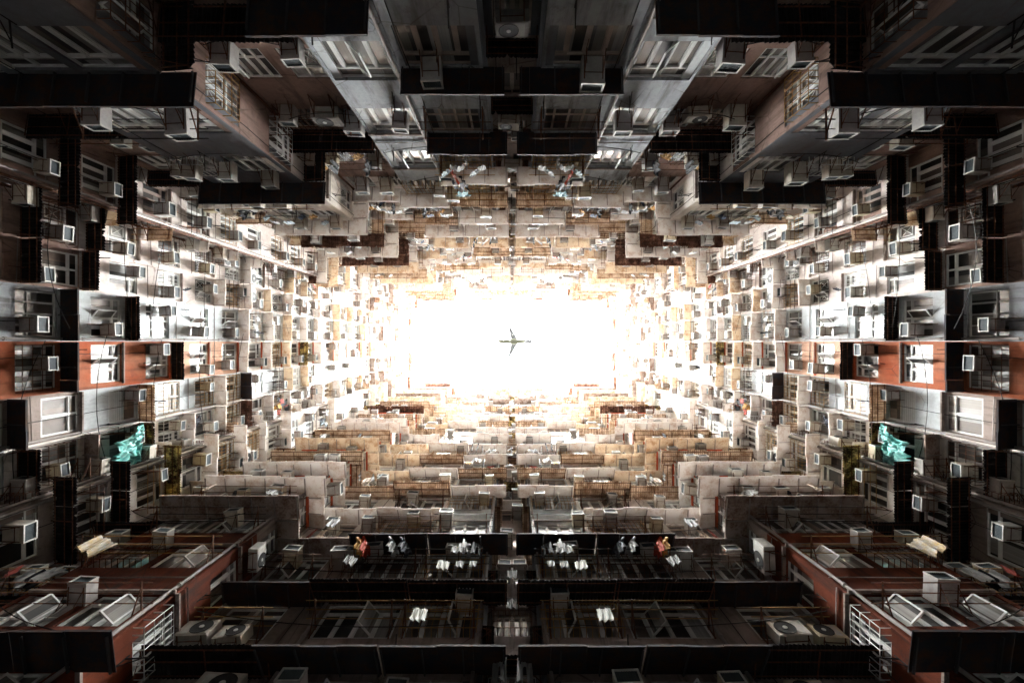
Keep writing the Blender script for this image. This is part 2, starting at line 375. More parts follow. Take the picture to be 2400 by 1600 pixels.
def awning(P, a0, a1, z, depth, kind, ext0=0, ext1=0, drop=.10):
    """thin sheets on ribs; ext0/ext1 carry them past the ends of the wall (wrapping a corner)"""
    mb = MB(); A0, A1 = a0-ext0, a1+ext1; L = A1-A0; rnd = random.Random(int(z*37+a0*11))
    if z > 17.8: kind = {'flat': 'pale' if z < 48 else 'flat', 'corrbrown': rnd.choice(('corrbrown' if z < 40 else 'pale', 'corrtan', 'corrtan', 'corrtan', 'corrtan')), 'corrshade': ('corrtan' if z > 36 else 'corrbrown') if z > 24 else 'corrshade'}.get(kind, kind)  # sheet tone picked by height, so the light falloff is painted in
    flat = {'flat': 'sheet_grey', 'flatshade': 'sheet_dark_shade', 'tan': 'tan_sheet', 'pale': 'sheet_lit'}.get(kind)
    corr = {'corrshade': 'corr_dark_shade', 'corrbrown': 'corr_brown', 'yellow': 'corr_yellow', 'corrtan': 'corr_tan'}.get(kind)
    cuts = [A0]
    while cuts[-1] < A1-1.3: cuts.append(cuts[-1] + rnd.uniform(.7, 1.35))
    cuts.append(A1); rows = []
    for s0, s1 in zip(cuts[:-1], cuts[1:]):
        jk = .35 if z < 17.8 else 1; jd = jk*rnd.uniform(-.07, .03) if len(cuts) > 2 else 0; jz = jk*rnd.uniform(-.025, .025); jt = jk*rnd.uniform(-.03, .03); D = depth+jd
        if s0 == A0 and ext0 or s1 == A1 and ext1: D = depth
        if flat:
            mb.mat(flat)
            def tf(x, y, zz): return P.p(x, y, z + jz + zz - drop*y/depth + jt*(x-s0))
            mb.box(s0, s1-.004, -.02, D, 0, .018, tf); mb.box(s0, s1-.004, D-.015, D, -.045, -.001, tf)
        else:
            mb.mat(corr); pitch = .10 if z < 30 else .2; n = max(2, int((s1-s0)/(pitch/2))); rr = []
            for i in range(n+1):
                x = s0 + (s1-s0)*i/n; rr.append((x, (.022 if i % 2 else -.022)+jz+jt*(x-s0), D + rnd.uniform(-.012, .012) - (.12 if rnd.random() < .015 else 0)))
            for (x, w, d), (x2, w2, d2) in zip(rr[:-1], rr[1:]):
                mb.quad(P.p(x, -.02, z+w), P.p(x2, -.02, z+w2), P.p(x2, d2, z+w2-drop), P.p(x, d, z+w-drop))
                mb.quad(P.p(x, -.02, z+w+.01), P.p(x, d, z+w-drop+.01), P.p(x2, d2, z+w2-drop+.01), P.p(x2, -.02, z+w2+.01))
                mb.quad(P.p(x, d, z+w-drop), P.p(x2, d2, z+w2-drop), P.p(x2, d2, z+w2-drop+.01), P.p(x, d, z+w-drop+.01))
    if flat:
        k = max(2, int(L/.75)); mb.mat('frame_dark' if kind == 'flatshade' else 'pipe_grey')
        for i in range(k+1):
            x = A0+.05 + (L-.1)*i/k
            mb.box(x-.015, x+.015, 0, depth-.10, -.085, -.035, lambda x_, y_, z_: P.p(x_, y_, z+z_-drop*y_/depth))
    else:
        mb.mat('rust_iron')
        for dd in (.12, depth*.55, depth-.09):
            mb.bar(P.p(A0, dd, z-.07-drop*dd/depth), P.p(A1, dd, z-.07-drop*dd/depth), .018, 4)
        k = max(1, int(L/1.1))
        for i in range(k+1):
            x = A0+.04 + (L-.08)*i/k; mb.bar(P.p(x, 0, z-.09), P.p(x, depth-.09, z-.09-drop), .018, 4)
            if rnd.random() < .5: mb.bar(P.p(x, 0, z-.5), P.p(x, depth*.8, z-.1-drop), .014, 4)
    return mb
def rack(P, a0, a1, z, depth=.85, rods=3, mat='rust_iron', rodmat='black_iron'):
    mb = MB(); 
    for a in (a0+.05, a1-.05):
        mb.mat(mat); mb.bar(P.p(a, 0, z), P.p(a, depth, z), .022, 5); mb.bar(P.p(a, 0, z-.35), P.p(a, depth*.85, z), .018, 5)
        mb.bar(P.p(a, .03, z-.4), P.p(a, .03, z+.1), .022, 4)
    mb.mat(rodmat)
    for i in range(rods):
        d = depth*(.35 + .6*i/max(1, rods-1)) if rods > 1 else depth*.9
        mb.bar(P.p(a0-.2, d, z+.02), P.p(a1+.2, d, z+.02), .013, 5)
    return mb
def cage(P, a0, a1, z0, z1, depth=.28, mat='rust_iron'):
    mb = MB().mat(mat); r = .011
    for z in (z0, z0+(z1-z0)*.33, z0+(z1-z0)*.66, z1):
        mb.path([P.p(a0, 0, z), P.p(a0, depth, z), P.p(a1, depth, z), P.p(a1, 0, z)], r, 4)
    k = max(4, int((a1-a0)/.16))
    for i in range(k+1):
        a = a0 + (a1-a0)*i/k; mb.bar(P.p(a, depth, z0), P.p(a, depth, z1), r, 4)
        mb.bar(P.p(a, 0, z0), P.p(a, depth, z0), r, 4)
    return mb
def ledge(P, a0, a1, z, depth, th, mat='cement'):
    mb = MB().mat(mat); mb.box(a0, a1, -.02, depth, z, z+th, P.p); return mb

LAUNDRY = []      # spots where clothes hang: (plane, a, d, z, type, seed)
ORD = ['first','second','third','fourth','fifth','sixth','seventh','eighth','ninth','tenth','eleventh','twelfth',
       'thirteenth','fourteenth','fifteenth','sixteenth','seventeenth','eighteenth','nineteenth','twentieth',
       'twenty first','twenty second','twenty third','twenty fourth','twenty fifth','twenty sixth']

def column(B, P, cname, a0, a1, wins, lintels, ztop, wallf, h=1.35, h_hi=None, styles=('sash4','sash3','lattice'), frame='frame_white',
           aw={}, aw_p=.6, aw_kinds=('flat','tan'), ext=(0, 0), awd=.75, seed=1, acs={}, ac_p=.8, racks={}, cages={}, zbot=-1.6,
           dproud=0.0, side=(0, 0), trims=None, laundry={}, sash={}, awdrop=.10):
    rnd = random.Random(seed)
    hl = h_hi or h; zs = []
    for i, lt in enumerate(lintels):
        if lt > ztop-.3: break
        zs.append((lt-(h if lt < 37 else hl), lt))
    # wall panel with recessed openings
    wall = MB(); pieces = {}
    def qd(mat, x0, x1, z0, z1):
        if x1-x0 > 1e-4 and z1-z0 > 1e-4:
            wall.mat(mat); wall.quad(P.p(x0, dproud, z0), P.p(x1, dproud, z0), P.p(x1, dproud, z1), P.p(x0, dproud, z1))
    zc = zbot
    for i, (s, t) in enumerate(zs):
        if i == 0 and zc < 6: qd('light_absorber', a0, a1, zc, min(s-.01, 7.6))  # unseen foot of the wall, blackened to cut light bounced upward
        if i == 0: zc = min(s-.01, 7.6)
        qd(wallf(s-.3), a0, a1, zc, s)  # wallf paints low storeys darker and high ones paler, light falloff as colour
        mt = wallf((s+t)/2); x = a0
        for (w0, w1) in sorted(wins):
            qd(mt, x, w0, s, t); x = w1
            wall.mat(mt); dd = dproud; rc = -.12
            wall.quad(P.p(w0, dd, s), P.p(w1, dd, s), P.p(w1, rc, s), P.p(w0, rc, s))
            wall.quad(P.p(w0, dd, t), P.p(w0, rc, t), P.p(w1, rc, t), P.p(w1, dd, t))
            wall.quad(P.p(w0, dd, s), P.p(w0, rc, s), P.p(w0, rc, t), P.p(w0, dd, t))
            wall.quad(P.p(w1, dd, s), P.p(w1, dd, t), P.p(w1, rc, t), P.p(w1, rc, s))
        qd(mt, x, a1, s, t); zc = t
    qd(wallf(ztop-1), a0, a1, zc, ztop)
    wall.mat('light_absorber'); wall.box(a0+.004, a1-.004, -.34, -.30, zbot, ztop-.03, P.p)  # unseen backing panel added to stop light leaking round the windows
    for (aa) in (a0, a1):
        zz = zbot
        while zz < ztop:
            z2 = min(ztop, zz+4); wall.mat(wallf(zz+2)); wall.quad(P.p(aa, dproud, zz), P.p(aa, -.35, zz), P.p(aa, -.35, z2), P.p(aa, dproud, z2)); zz = z2
    wall.mat('roof_concrete'); wall.box(a0+.003, a1-.003, -.35, dproud+.06, ztop-.02, ztop+.25, P.p)
    B.part('wall', wall)
    added_eave = MB().mat('corr_brown'); added_eave.box(a0+.006, a1-.006, dproud+.062, .42+.3*rnd.random(), ztop-.12-.1*rnd.random(), ztop+.1, P.p); B.part('added_eave', added_eave)  # dark eave added to draw a shaded line round the burnt-out rim
    for i, (s, t) in enumerate(zs):
        hh = t-s
        far = t > 46
        for wi, (w0, w1) in enumerate(sorted(wins)):
            w = w1-w0-.02; st = styles[rnd.randrange(len(styles))]; fm = frame
            if cname == 'orange' and i in (1,): st, fm = 'grid', 'rust_iron'
            if cname == 'dside' and i in (1, 2): st, fm = ('grid', 'rust_iron') if i == 1 else ('shutter', 'frame_white')
            if rnd.random() < .12 and fm == 'frame_white': fm = 'frame_brown'
            fme, gme, fmb, gmb = window_meshes(w, hh-.02, st, fm)
            ca = (w0+w1)/2
            r_open = rnd.random()
            if B.n.get('window', 0) < 100:
                o = B.inst('window', fme, P, ca, 0, s+.01)
                g = link('pane', gme, o)
                so = sash.get(i, None)
                if so is None and t < 40 and r_open < .30: so = (rnd.choice((-1, 1)), rnd.uniform(.5, 1.15))
                if so:
                    sm = sash_mesh(w/4, hh*.62); me = sm.mesh('open_sash')
                    q = link('open_sash', me, o); q.location = (so[0]*w*.25 if so[0] < 0 else w*.0, .0, .06)
                    q.rotation_euler = (0, 0, so[1])
            else:
                def tf(x, y, z, ca=ca, s=s): return P.p(ca + x*P.sgn(), y, z+s+.01)
                B.rest.setdefault('window', MB()).add(fmb, tf); B.rest['window'].add(gmb, tf)
        # awning
        if i in aw: k = aw[i]
        else:
            k = rnd.choice(aw_kinds) if rnd.random() < aw_p*.9 and i > (max(aw) if aw else -1) else None
            if k and awd > .7: k = (k, rnd.uniform(.05, .3), rnd.choice((.5, .6, .7, .75, .8)))
        if k:
            zz = t + .12; dep = awd
            if isinstance(k, tuple): k, zz, dep = k[0], t+k[1], k[2]
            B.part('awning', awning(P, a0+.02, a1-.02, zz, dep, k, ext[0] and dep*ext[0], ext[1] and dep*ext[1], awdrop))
        elif rnd.random() < .5:
            B.part('ledge', ledge(P, min(w_[0] for w_ in wins)-.08, max(w_[1] for w_ in wins)+.08, t+.02, .12, .06, 'beige'))
        if trims and i >= trims[1]:
            tr = MB().mat(trims[0]); tr.box(a0+.03, a1-.03, -.02, .10, t+.001, t+.11, P.p); B.part('lintel_beam', tr)
        # rack and laundry
        if i in racks or (i not in aw and rnd.random() < .32 and s > 14):
            if B.n.get('drying_rack', 0) < 99:
                B.part('drying_rack', rack(P, wins[0][0], wins[-1][1], s-.05 if i not in racks else s+racks[i], .8, 3, 'rust_iron', rnd.choice(('black_iron','gold_rod','rust_iron'))))
                if i not in laundry and rnd.random() < .25 and s > 24: laundry = dict(laundry); laundry[i] = rnd.randrange(3, 7)
        if i in laundry:
            kk = laundry[i]; wl0, wl1 = wins[0][0], wins[-1][1]
            for q in range(kk):
                LAUNDRY.append((P, wl0+.15+(wl1-wl0-.3)*(q+.5)/kk + rnd.uniform(-.05,.05), rnd.choice((.35,.6,.78)), (s+.0 if i not in racks else s+racks[i]), rnd.choice(('shirt','towel','trousers','shirt')), rnd.random(), cname, i, B))
        if i in cages or (rnd.random() < .24 and not far):
            if B.n.get('window_cage', 0) < 99:
                B.part('window_cage', cage(P, wins[0][0]-.03, wins[0][1]+.03, s+.02, s+(t-s)*.72, .26, rnd.choice(('rust_iron','frame_white','gold_rod'))))
        # air conditioners
        spots = acs.get(i)
        if spots is None:
            spots = []
            for (w0, w1) in wins:
                if rnd.random() < ac_p: spots.append((rnd.choice((w0+.34, w1-.34, w1-.34)), rnd.choice((-.06, .08, hh-.5, hh*.45)), 'box' if rnd.random() < .8 else 'grey'))
            if rnd.random() < .16: spots.append(((a0+a1)/2+rnd.uniform(-.4,.4), -.75, 'split'))
        for (a, dz, kd) in spots: AC_LIST.append((s+dz, P, a, kd, cname, i, B))
        # small things fixed to the wall
        if rnd.random() < .5 and t < 45:
            mb = MB().mat('black_iron'); a = rnd.uniform(a0+.1, a1-.1); z = s - rnd.uniform(.1, .7)
            mb.bar(P.p(a, 0, z), P.p(a, .5, z+.05), .016, 4); mb.bar(P.p(a, 0, z-.25), P.p(a, .4, z+.04), .012, 4); mb.bar(P.p(a, .02, z-.3), P.p(a, .02, z+.12), .02, 4)
            B.part('bracket', mb, cap=60)
    for i, (s_, t_) in enumerate(zs):
        if t_ < 50 and rnd.random() < .45:
            z = t_ + rnd.uniform(.35, .8); mb = MB().mat('pipe_grey'); mb.bar(P.p(a0+.02, dproud+.03, z), P.p(a1-.02, dproud+.03, z + rnd.uniform(-.05, .05)), .017, 4); B.part('conduit', mb, cap=30)
    # drain pipe down one edge of the column
    if rnd.random() < .75:
        a = a0 + .09 if rnd.random() < .5 else a1-.09; mb = MB().mat(rnd.choice(('pipe_grey','rust_iron','pipe_grey')))
        mb.bar(P.p(a, dproud+.07, zbot), P.p(a, dproud+.07, ztop), .045, 8)
        z = 9.
        while z < 50: mb.bar(P.p(a, dproud+.07, z), P.p(a, dproud+.07, z+.09), .062, 8); z += 2.6
        B.part('drain_pipe', mb)
    if rnd.random() < .8:
        mb = MB().mat('cable'); a = rnd.uniform(a0+.1, a1-.1); z = 9; pts = []
        while z < 36: pts.append(P.p(a+rnd.uniform(-.04,.04), dproud+.02, z)); z += 1.3
        mb.path(pts, .012, 4); B.part('cable', mb)

def wires(B, P, a0, a1, zs, seed):
    rnd = random.Random(seed)
    for z in zs:
        mb = MB().mat('cable'); x0 = a0 + rnd.uniform(0, .6); x1 = a1 - rnd.uniform(0, .6); d0, d1 = rnd.uniform(.05, .8), rnd.uniform(.05, .8); dz = rnd.uniform(-.8, .8); sag = rnd.uniform(.1, .5); pts = []
        for i in range(9):
            t = i/8; pts.append(P.p(x0+(x1-x0)*t, d0+(d1-d0)*t, z+dz*t-sag*4*t*(1-t)))
        mb.path(pts, .012, 4); B.part('wire', mb)
def plain(B, P, a0, a1, z0, z1, mat):
    mb = MB().mat('light_absorber'); mb.box(a0, a1, -.3, 0, z0, 7.6, P.p); mb.mat(mat); mb.box(a0, a1, -.3, 0, 7.6, z1, P.p); B.part('wall', mb)  # unseen lower part blackened to cut bounced light

# floor levels (height of each window head)
L2 = [9.2, 11.7, 14.3, 16.8, 19.4, 21.9, 24.3, 26.7, 29.2, 31.7, 34.2, 36.6, 40.3, 43.8, 47.3, 50.9, 54.4, 57.9, 61.4, 64.9, 68.3]
L0 = [8.2, 10.6, 13.1, 15.96, 18.6, 21.18, 23.9, 26.4, 28.9, 31.4, 34, 36.4, 40.5, 44, 47.5, 51, 54.5, 58, 61.5, 65, 68.4]
LA = [8.90 + 2.97*k for k in range(22)]
LP = [9.70 + 2.95*k for k in range(22)]
LE = [10.2 + 2.97*k for k in range(22)]
LF = [8.7, 11.3, 13.9, 16.2, 18.5, 21.0, 23.5, 26.1, 28.7, 31.3, 33.9, 36.5, 39.6, 42.6, 45.6, 48.6, 51.6, 54.6]
def zt(D): return abs(D)*F/107.0
UP = lambda lo, hi, z1: (lambda z: lo if z < z1 else hi)  # darker paint below, paler above: the falloff of light put into the colour

for mir in (False, True):
    S = 'right' if mir else 'left'
    sx = 1 if mir else -1
    # ---------------- side wing (the long wall left / right of the sky)
    B = Building('apartment_wing', 'long wall of flats with an orange painted strip, %s of the sky' % S, (sx*16, 0, -1.6), 'apartment blocks round the light well')
    Pm = Plane('x', -16, 1, mir)
    cm = dict(h_hi=1.6)
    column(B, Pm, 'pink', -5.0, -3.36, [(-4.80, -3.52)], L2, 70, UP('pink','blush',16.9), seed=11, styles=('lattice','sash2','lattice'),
           aw={0:'corrshade',1:'corrshade',2:('corrshade',.5,.8),3:('corrshade',.3,.8),4:None,5:None,6:None,7:'flat'}, aw_p=.75, dproud=.0,
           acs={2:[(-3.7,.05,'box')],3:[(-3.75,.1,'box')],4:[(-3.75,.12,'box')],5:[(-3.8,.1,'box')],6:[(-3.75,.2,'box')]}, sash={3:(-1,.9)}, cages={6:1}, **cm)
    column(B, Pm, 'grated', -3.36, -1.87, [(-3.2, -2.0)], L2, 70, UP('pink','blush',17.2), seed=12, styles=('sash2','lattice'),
           aw={0:'corrshade',1:'corrshade',2:('corrshade',.5,.8),3:'corrshade',4:None,5:None,6:'flat'}, aw_p=.75, dproud=.02,
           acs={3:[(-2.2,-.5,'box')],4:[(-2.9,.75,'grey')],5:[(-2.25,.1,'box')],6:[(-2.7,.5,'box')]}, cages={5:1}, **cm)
    column(B, Pm, 'bluewhite', -1.87, 0, [(-1.70, -.15)], L0, 70, UP('shaded_white','white',16.3), seed=13, styles=('sash4','tall','sash3'),
           aw={0:'corrshade',1:'corrshade',2:'corrshade',3:('flatshade',.12,.8),4:('corrshade',.2,.7),5:None,6:None,7:'flat'}, aw_p=.85, dproud=.05,
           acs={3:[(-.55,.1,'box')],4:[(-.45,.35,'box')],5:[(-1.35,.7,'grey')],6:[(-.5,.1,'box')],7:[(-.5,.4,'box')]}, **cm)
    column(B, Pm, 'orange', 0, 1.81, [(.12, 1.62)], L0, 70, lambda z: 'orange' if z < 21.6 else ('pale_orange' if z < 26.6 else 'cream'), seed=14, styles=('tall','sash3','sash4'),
           aw={0:'corrshade',1:'corrshade',2:'flatshade',3:('flatshade',.12,.8),4:None,5:('corrshade',.1,.75),6:None,7:'flat',8:'flat',9:'tan',10:'yellow',11:'flat'}, aw_p=.8, dproud=.04,
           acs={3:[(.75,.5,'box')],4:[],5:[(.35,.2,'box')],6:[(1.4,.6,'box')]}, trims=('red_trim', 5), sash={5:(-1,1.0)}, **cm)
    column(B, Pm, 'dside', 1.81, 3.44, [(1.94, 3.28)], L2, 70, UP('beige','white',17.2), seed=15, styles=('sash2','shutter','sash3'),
           aw={0:'corrshade',1:'corrshade',2:'flatshade',3:None,4:('corrbrown',.1,.78),5:None,6:'flat',7:'flatshade'}, aw_p=.75, dproud=.0,
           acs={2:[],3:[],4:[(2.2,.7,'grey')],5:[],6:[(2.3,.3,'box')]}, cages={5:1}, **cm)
    column(B, Pm, 'tarped', 3.44, 5.0, [(3.60, 4.85)], L2, 70, UP('shaded_white','cream',14.6), seed=16, styles=('sash2','sash3'),
           aw={0:'corrshade',1:'corrshade',2:('corrshade',.4,.9),3:('flat',.2,.7),4:('yellow',.1,.8),5:'flat',6:'flat',7:'corrshade'}, aw_p=.75, dproud=.03,
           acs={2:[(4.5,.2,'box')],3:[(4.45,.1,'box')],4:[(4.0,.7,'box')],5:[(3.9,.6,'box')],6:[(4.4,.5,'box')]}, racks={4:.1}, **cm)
    # projecting ends of the wing
    for sg in (-1, 1):
        Py = Plane('y', sg*5.0, -sg, mir)
        column(B, Py, 'upper_step' if sg < 0 else 'lower_step', -15.96, -14.93, [(-15.75, -15.2)], [z_+.5 for z_ in L2], 70, UP('pink' if sg < 0 else 'beige','cream',22), h=.8, seed=19+sg, styles=('sash2','lattice'),
               aw={0:None,1:'corrshade',2:None}, aw_p=.8, aw_kinds=('flat','tan','corrbrown'), awd=.6, ac_p=.5, dproud=.0)
    Pt = Plane('x', -14.9, 1, mir)
    column(B, Pt, 'corner', -7.0, -5.003, [(-6.5, -5.12)], [z+.3 for z in L2], 69.5, UP('pink','blush',17), seed=17, styles=('sash3','sash4'),
           aw={0:'corrshade',1:'corrshade',2:('corrshade',.35,.8),3:('corrshade',.1,.8),4:None,5:None,6:None,7:None}, aw_p=.5,
           acs={3:[(-5.5,.6,'box')],4:[(-5.5,.5,'box')],5:[(-5.6,.4,'box'),(-6.5,1,'box')],6:[(-5.5,.4,'box')]}, racks={5:-.1}, ext=(0,.75), **cm)
    column(B, Pt, 'lower_corner', 5.003, 7.2, [(5.15, 6.7)], L2, 65, UP('beige','cream',16), seed=18, styles=('sash2','sash4'),
           aw={0:'corrshade',1:'corrshade',2:('corrshade',.5,.85),3:('corrshade',.1,.8),4:('yellow',.1,.8),5:'flat',6:'flat'}, aw_p=.7,
           acs={2:[(5.6,.3,'box')],3:[(5.7,.4,'box')],4:[(5.5,.5,'box')],5:[(5.5,.6,'box')]}, racks={3:.3, 4:.2}, ext=(.75,0), **cm)
    wires(B, Pm, -5, 0, [15.3, 17.9, 20.4, 23, 27, 31], 5); wires(B, Pm, -.5, 5, [15.2, 17.6, 20.2, 22.4, 26, 30], 6)
    roof = MB().mat('roof_concrete'); roof.box(sx*16.3, sx*27, -14, 14, 69.2, 69.9); roof.box(sx*15.2, sx*16.32, -13, -6.9, 68.9, 69.3); B.part('roof', roof)
    bk = MB().mat('cement'); bk.box(sx*16.5, sx*26.9, -13.9, 13.9, -1.6, 69.2); B.part('rear_wall', bk)
    B.flush(); BW = B

    # ---------------- block on the upper side of the photo
    B = Building('apartment_block', 'flats above the sky with grey bay and pink recess, %s of the slot' % S, (sx*6, -7, -1.6), 'apartment blocks round the light well')
    P = Plane('y', -6.85, 1, mir)
    column(B, P, 'slotside', -2.80, -.72, [(-2.63, -.82)], [8.3, 11.3]+[14.83+2.97*k for k in range(20)], zt(6.85), lambda z: 'shaded_white' if z < 17 else ('white' if z < 24 else 'cream'), h=1.45, seed=21, styles=('sash4','sash4','tall'), frame='frame_brown',
           aw={0:None,1:('flatshade',.10,.74),2:('flatshade',.10,.78),3:'flat',4:'corrbrown',5:'flat',6:'flat',7:'tan',8:'corrbrown'}, aw_p=.85, aw_kinds=('flat','tan','corrbrown'), ext=(0,.75), dproud=.02,
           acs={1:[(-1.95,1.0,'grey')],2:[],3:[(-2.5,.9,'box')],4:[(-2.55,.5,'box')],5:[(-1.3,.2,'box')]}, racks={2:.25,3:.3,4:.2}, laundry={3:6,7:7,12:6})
    column(B, P, 'whitebay', -4.70, -2.80, [(-4.62, -2.98)], LA, zt(6.85), lambda z: 'shaded_white' if z < 19 else ('white' if z < 24 else 'cream'), h=1.55, seed=22, styles=('sash4',),
           aw={0:('flatshade',.1,.9),1:None,2:None,3:None,4:('flat',.1,.75),5:'corrbrown',6:'flat',7:'tan'}, aw_p=.8, aw_kinds=('flat','tan','corrbrown','flat'), ext=(.6,0), dproud=.05,
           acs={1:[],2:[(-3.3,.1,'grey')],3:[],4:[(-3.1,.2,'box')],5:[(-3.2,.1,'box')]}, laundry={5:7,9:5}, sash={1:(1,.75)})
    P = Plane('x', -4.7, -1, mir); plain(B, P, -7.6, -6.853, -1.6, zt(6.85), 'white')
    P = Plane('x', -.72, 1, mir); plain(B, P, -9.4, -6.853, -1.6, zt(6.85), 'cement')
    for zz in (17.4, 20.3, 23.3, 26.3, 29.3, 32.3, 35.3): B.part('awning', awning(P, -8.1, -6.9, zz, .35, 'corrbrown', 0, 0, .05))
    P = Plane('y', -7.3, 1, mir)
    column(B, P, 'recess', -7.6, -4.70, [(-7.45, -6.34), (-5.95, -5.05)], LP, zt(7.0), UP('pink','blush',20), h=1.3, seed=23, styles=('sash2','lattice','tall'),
           aw={0:('corrshade',.15,.9),1:None,2:('corrshade',.1,.85),3:None,4:'flat',5:'flat'}, aw_p=.7, aw_kinds=('tan','corrbrown','flat'), dproud=0,
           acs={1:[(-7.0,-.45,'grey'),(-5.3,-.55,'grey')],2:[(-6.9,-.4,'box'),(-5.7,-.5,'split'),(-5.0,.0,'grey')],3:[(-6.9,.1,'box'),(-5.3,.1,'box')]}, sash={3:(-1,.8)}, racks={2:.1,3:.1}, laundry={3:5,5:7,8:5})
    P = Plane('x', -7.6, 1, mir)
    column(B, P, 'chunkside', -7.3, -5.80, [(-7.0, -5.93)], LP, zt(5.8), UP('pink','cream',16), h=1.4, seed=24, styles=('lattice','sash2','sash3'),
           aw={0:('corrshade',.15,.8),1:None,2:('corrshade',1.0,.83),3:None,4:('flat',.3,.75),5:'corrbrown',6:'flat',7:'corrbrown'}, aw_p=.9, aw_kinds=('flat','corrbrown','tan'), dproud=.02, ac_p=.3,
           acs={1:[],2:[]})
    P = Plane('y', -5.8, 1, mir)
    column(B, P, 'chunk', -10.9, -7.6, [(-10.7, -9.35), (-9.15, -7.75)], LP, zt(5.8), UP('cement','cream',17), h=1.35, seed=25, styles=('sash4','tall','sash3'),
           aw={0:('flatshade',.15,.8),1:None,2:('flatshade',1.0,.83),3:None,4:('flat',.3,.75),5:'corrshade',6:'flat',7:'corrbrown'}, aw_p=.9, aw_kinds=('flat','corrbrown','tan','corrshade'), ext=(.6, 1), dproud=.02,
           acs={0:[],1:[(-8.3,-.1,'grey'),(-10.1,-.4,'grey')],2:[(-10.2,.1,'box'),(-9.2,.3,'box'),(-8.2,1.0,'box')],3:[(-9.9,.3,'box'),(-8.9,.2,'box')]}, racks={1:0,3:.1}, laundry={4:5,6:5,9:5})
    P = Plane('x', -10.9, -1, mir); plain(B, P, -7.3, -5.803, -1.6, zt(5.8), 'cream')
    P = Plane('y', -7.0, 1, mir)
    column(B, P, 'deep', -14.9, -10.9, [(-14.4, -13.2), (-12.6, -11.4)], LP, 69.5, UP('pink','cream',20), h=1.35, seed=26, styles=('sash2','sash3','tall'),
           aw={0:('corrshade',.1,.9),1:('corrshade',1.4,.8),2:None,3:'corrshade',4:'flat'}, aw_p=.7, aw_kinds=('flat','corrbrown','tan','corrshade'), dproud=0,
           acs={1:[(-13.0,.0,'grey'),(-12.2,.2,'grey')],2:[(-12.8,.5,'box'),(-11.8,.5,'box')],3:[(-12.9,.3,'box')]}, sash={1:(-1,.8)}, racks={2:.1}, laundry={5:5})
    wires(B, Plane('y', -7.0, 1, mir), -14.8, -11, [11.5, 14, 17, 20, 24], 7); wires(B, Plane('y', -7.3, 1, mir), -7.6, -4.7, [11, 14, 17.5, 21, 25], 8); wires(B, Plane('y', -5.8, 1, mir), -10.9, -7.6, [11, 13.6, 16.8, 19.5, 22.6], 9); wires(B, Plane('y', -6.85, 1, mir), -4.7, -.8, [15.4, 18.5, 21.3, 24], 10)
    roof = MB().mat('roof_concrete'); y0 = -7.62
    roof.box(*sorted((sx*.8, sx*15.1)), -17, -7.66, 66.4, 67.0); roof.box(*sorted((sx*7.7, sx*10.8)), -7.6, -6.16, 57.0, 57.5); B.part('roof', roof)
    bk = MB().mat('cement'); bk.box(*sorted((sx*1.1, sx*15.0)), -16.9, -7.68, -1.6, 66.4); B.part('rear_wall', bk)
    B.flush()

    # ---------------- block on the lower side of the photo
    B = Building('apartment_block', 'flats below the sky with orange corner bay, %s of the slot' % S, (sx*6, 7.6, -1.6), 'apartment blocks round the light well')
    P = Plane('y', 7.6, -1, mir)
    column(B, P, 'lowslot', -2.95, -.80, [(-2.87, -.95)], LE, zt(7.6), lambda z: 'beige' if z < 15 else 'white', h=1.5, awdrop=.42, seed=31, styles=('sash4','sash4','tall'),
           aw={0:('flatshade',.2,.95),1:('corrshade',0,.94),2:('flatshade',.1,.94),3:None,4:'flat',5:'corrbrown',6:'flat'}, aw_p=.9, aw_kinds=('flat','corrbrown','flat'), ext=(0,.72), dproud=.02,
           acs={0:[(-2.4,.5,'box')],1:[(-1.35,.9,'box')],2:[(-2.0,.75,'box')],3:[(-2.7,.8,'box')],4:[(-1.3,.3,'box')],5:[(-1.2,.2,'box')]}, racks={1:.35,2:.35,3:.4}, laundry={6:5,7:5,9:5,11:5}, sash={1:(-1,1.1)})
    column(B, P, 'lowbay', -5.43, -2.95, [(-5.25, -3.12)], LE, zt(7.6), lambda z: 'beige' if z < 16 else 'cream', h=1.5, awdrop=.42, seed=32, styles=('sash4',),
           aw={0:('flatshade',.2,.95),1:('corrshade',.05,.94),2:('flatshade',.1,.94),3:'flat',4:('corrbrown',.1,.94),5:'flat',6:'corrbrown'}, aw_p=.9, aw_kinds=('flat','corrbrown','flat'), ext=(.3,0), dproud=.0,
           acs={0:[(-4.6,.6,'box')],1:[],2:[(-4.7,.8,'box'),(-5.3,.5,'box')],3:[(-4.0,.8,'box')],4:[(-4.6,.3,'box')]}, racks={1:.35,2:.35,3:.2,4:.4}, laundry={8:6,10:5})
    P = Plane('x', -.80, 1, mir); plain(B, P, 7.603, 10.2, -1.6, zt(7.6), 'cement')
    for zz in (12.3, 15.3, 18.2, 21.2, 24.2, 27.2, 30.2, 33.2): B.part('awning', awning(P, 7.65, 8.9, zz, .32, 'corrbrown' if zz > 16 else 'corrshade', 0, 0, .05))
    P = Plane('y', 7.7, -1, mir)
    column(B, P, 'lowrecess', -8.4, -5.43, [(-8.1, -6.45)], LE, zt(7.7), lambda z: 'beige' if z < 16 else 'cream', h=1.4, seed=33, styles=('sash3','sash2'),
           aw={0:('corrshade',.2,.85),1:('flatshade',.05,.8),2:'flat',3:'flat',4:'corrbrown'}, aw_p=.8, aw_kinds=('flat','tan','corrbrown'), dproud=.0,
           acs={0:[(-6.2,.4,'split')],1:[(-7.9,-.6,'split'),(-7.0,-.6,'split')],2:[(-7.5,.6,'box'),(-5.8,.5,'box')],3:[(-7.2,.4,'box'),(-5.8,.5,'box')],4:[(-6.8,.2,'box')]}, racks={1:.1,2:.1}, sash={2:(1,.9)}, laundry={3:3,5:4})
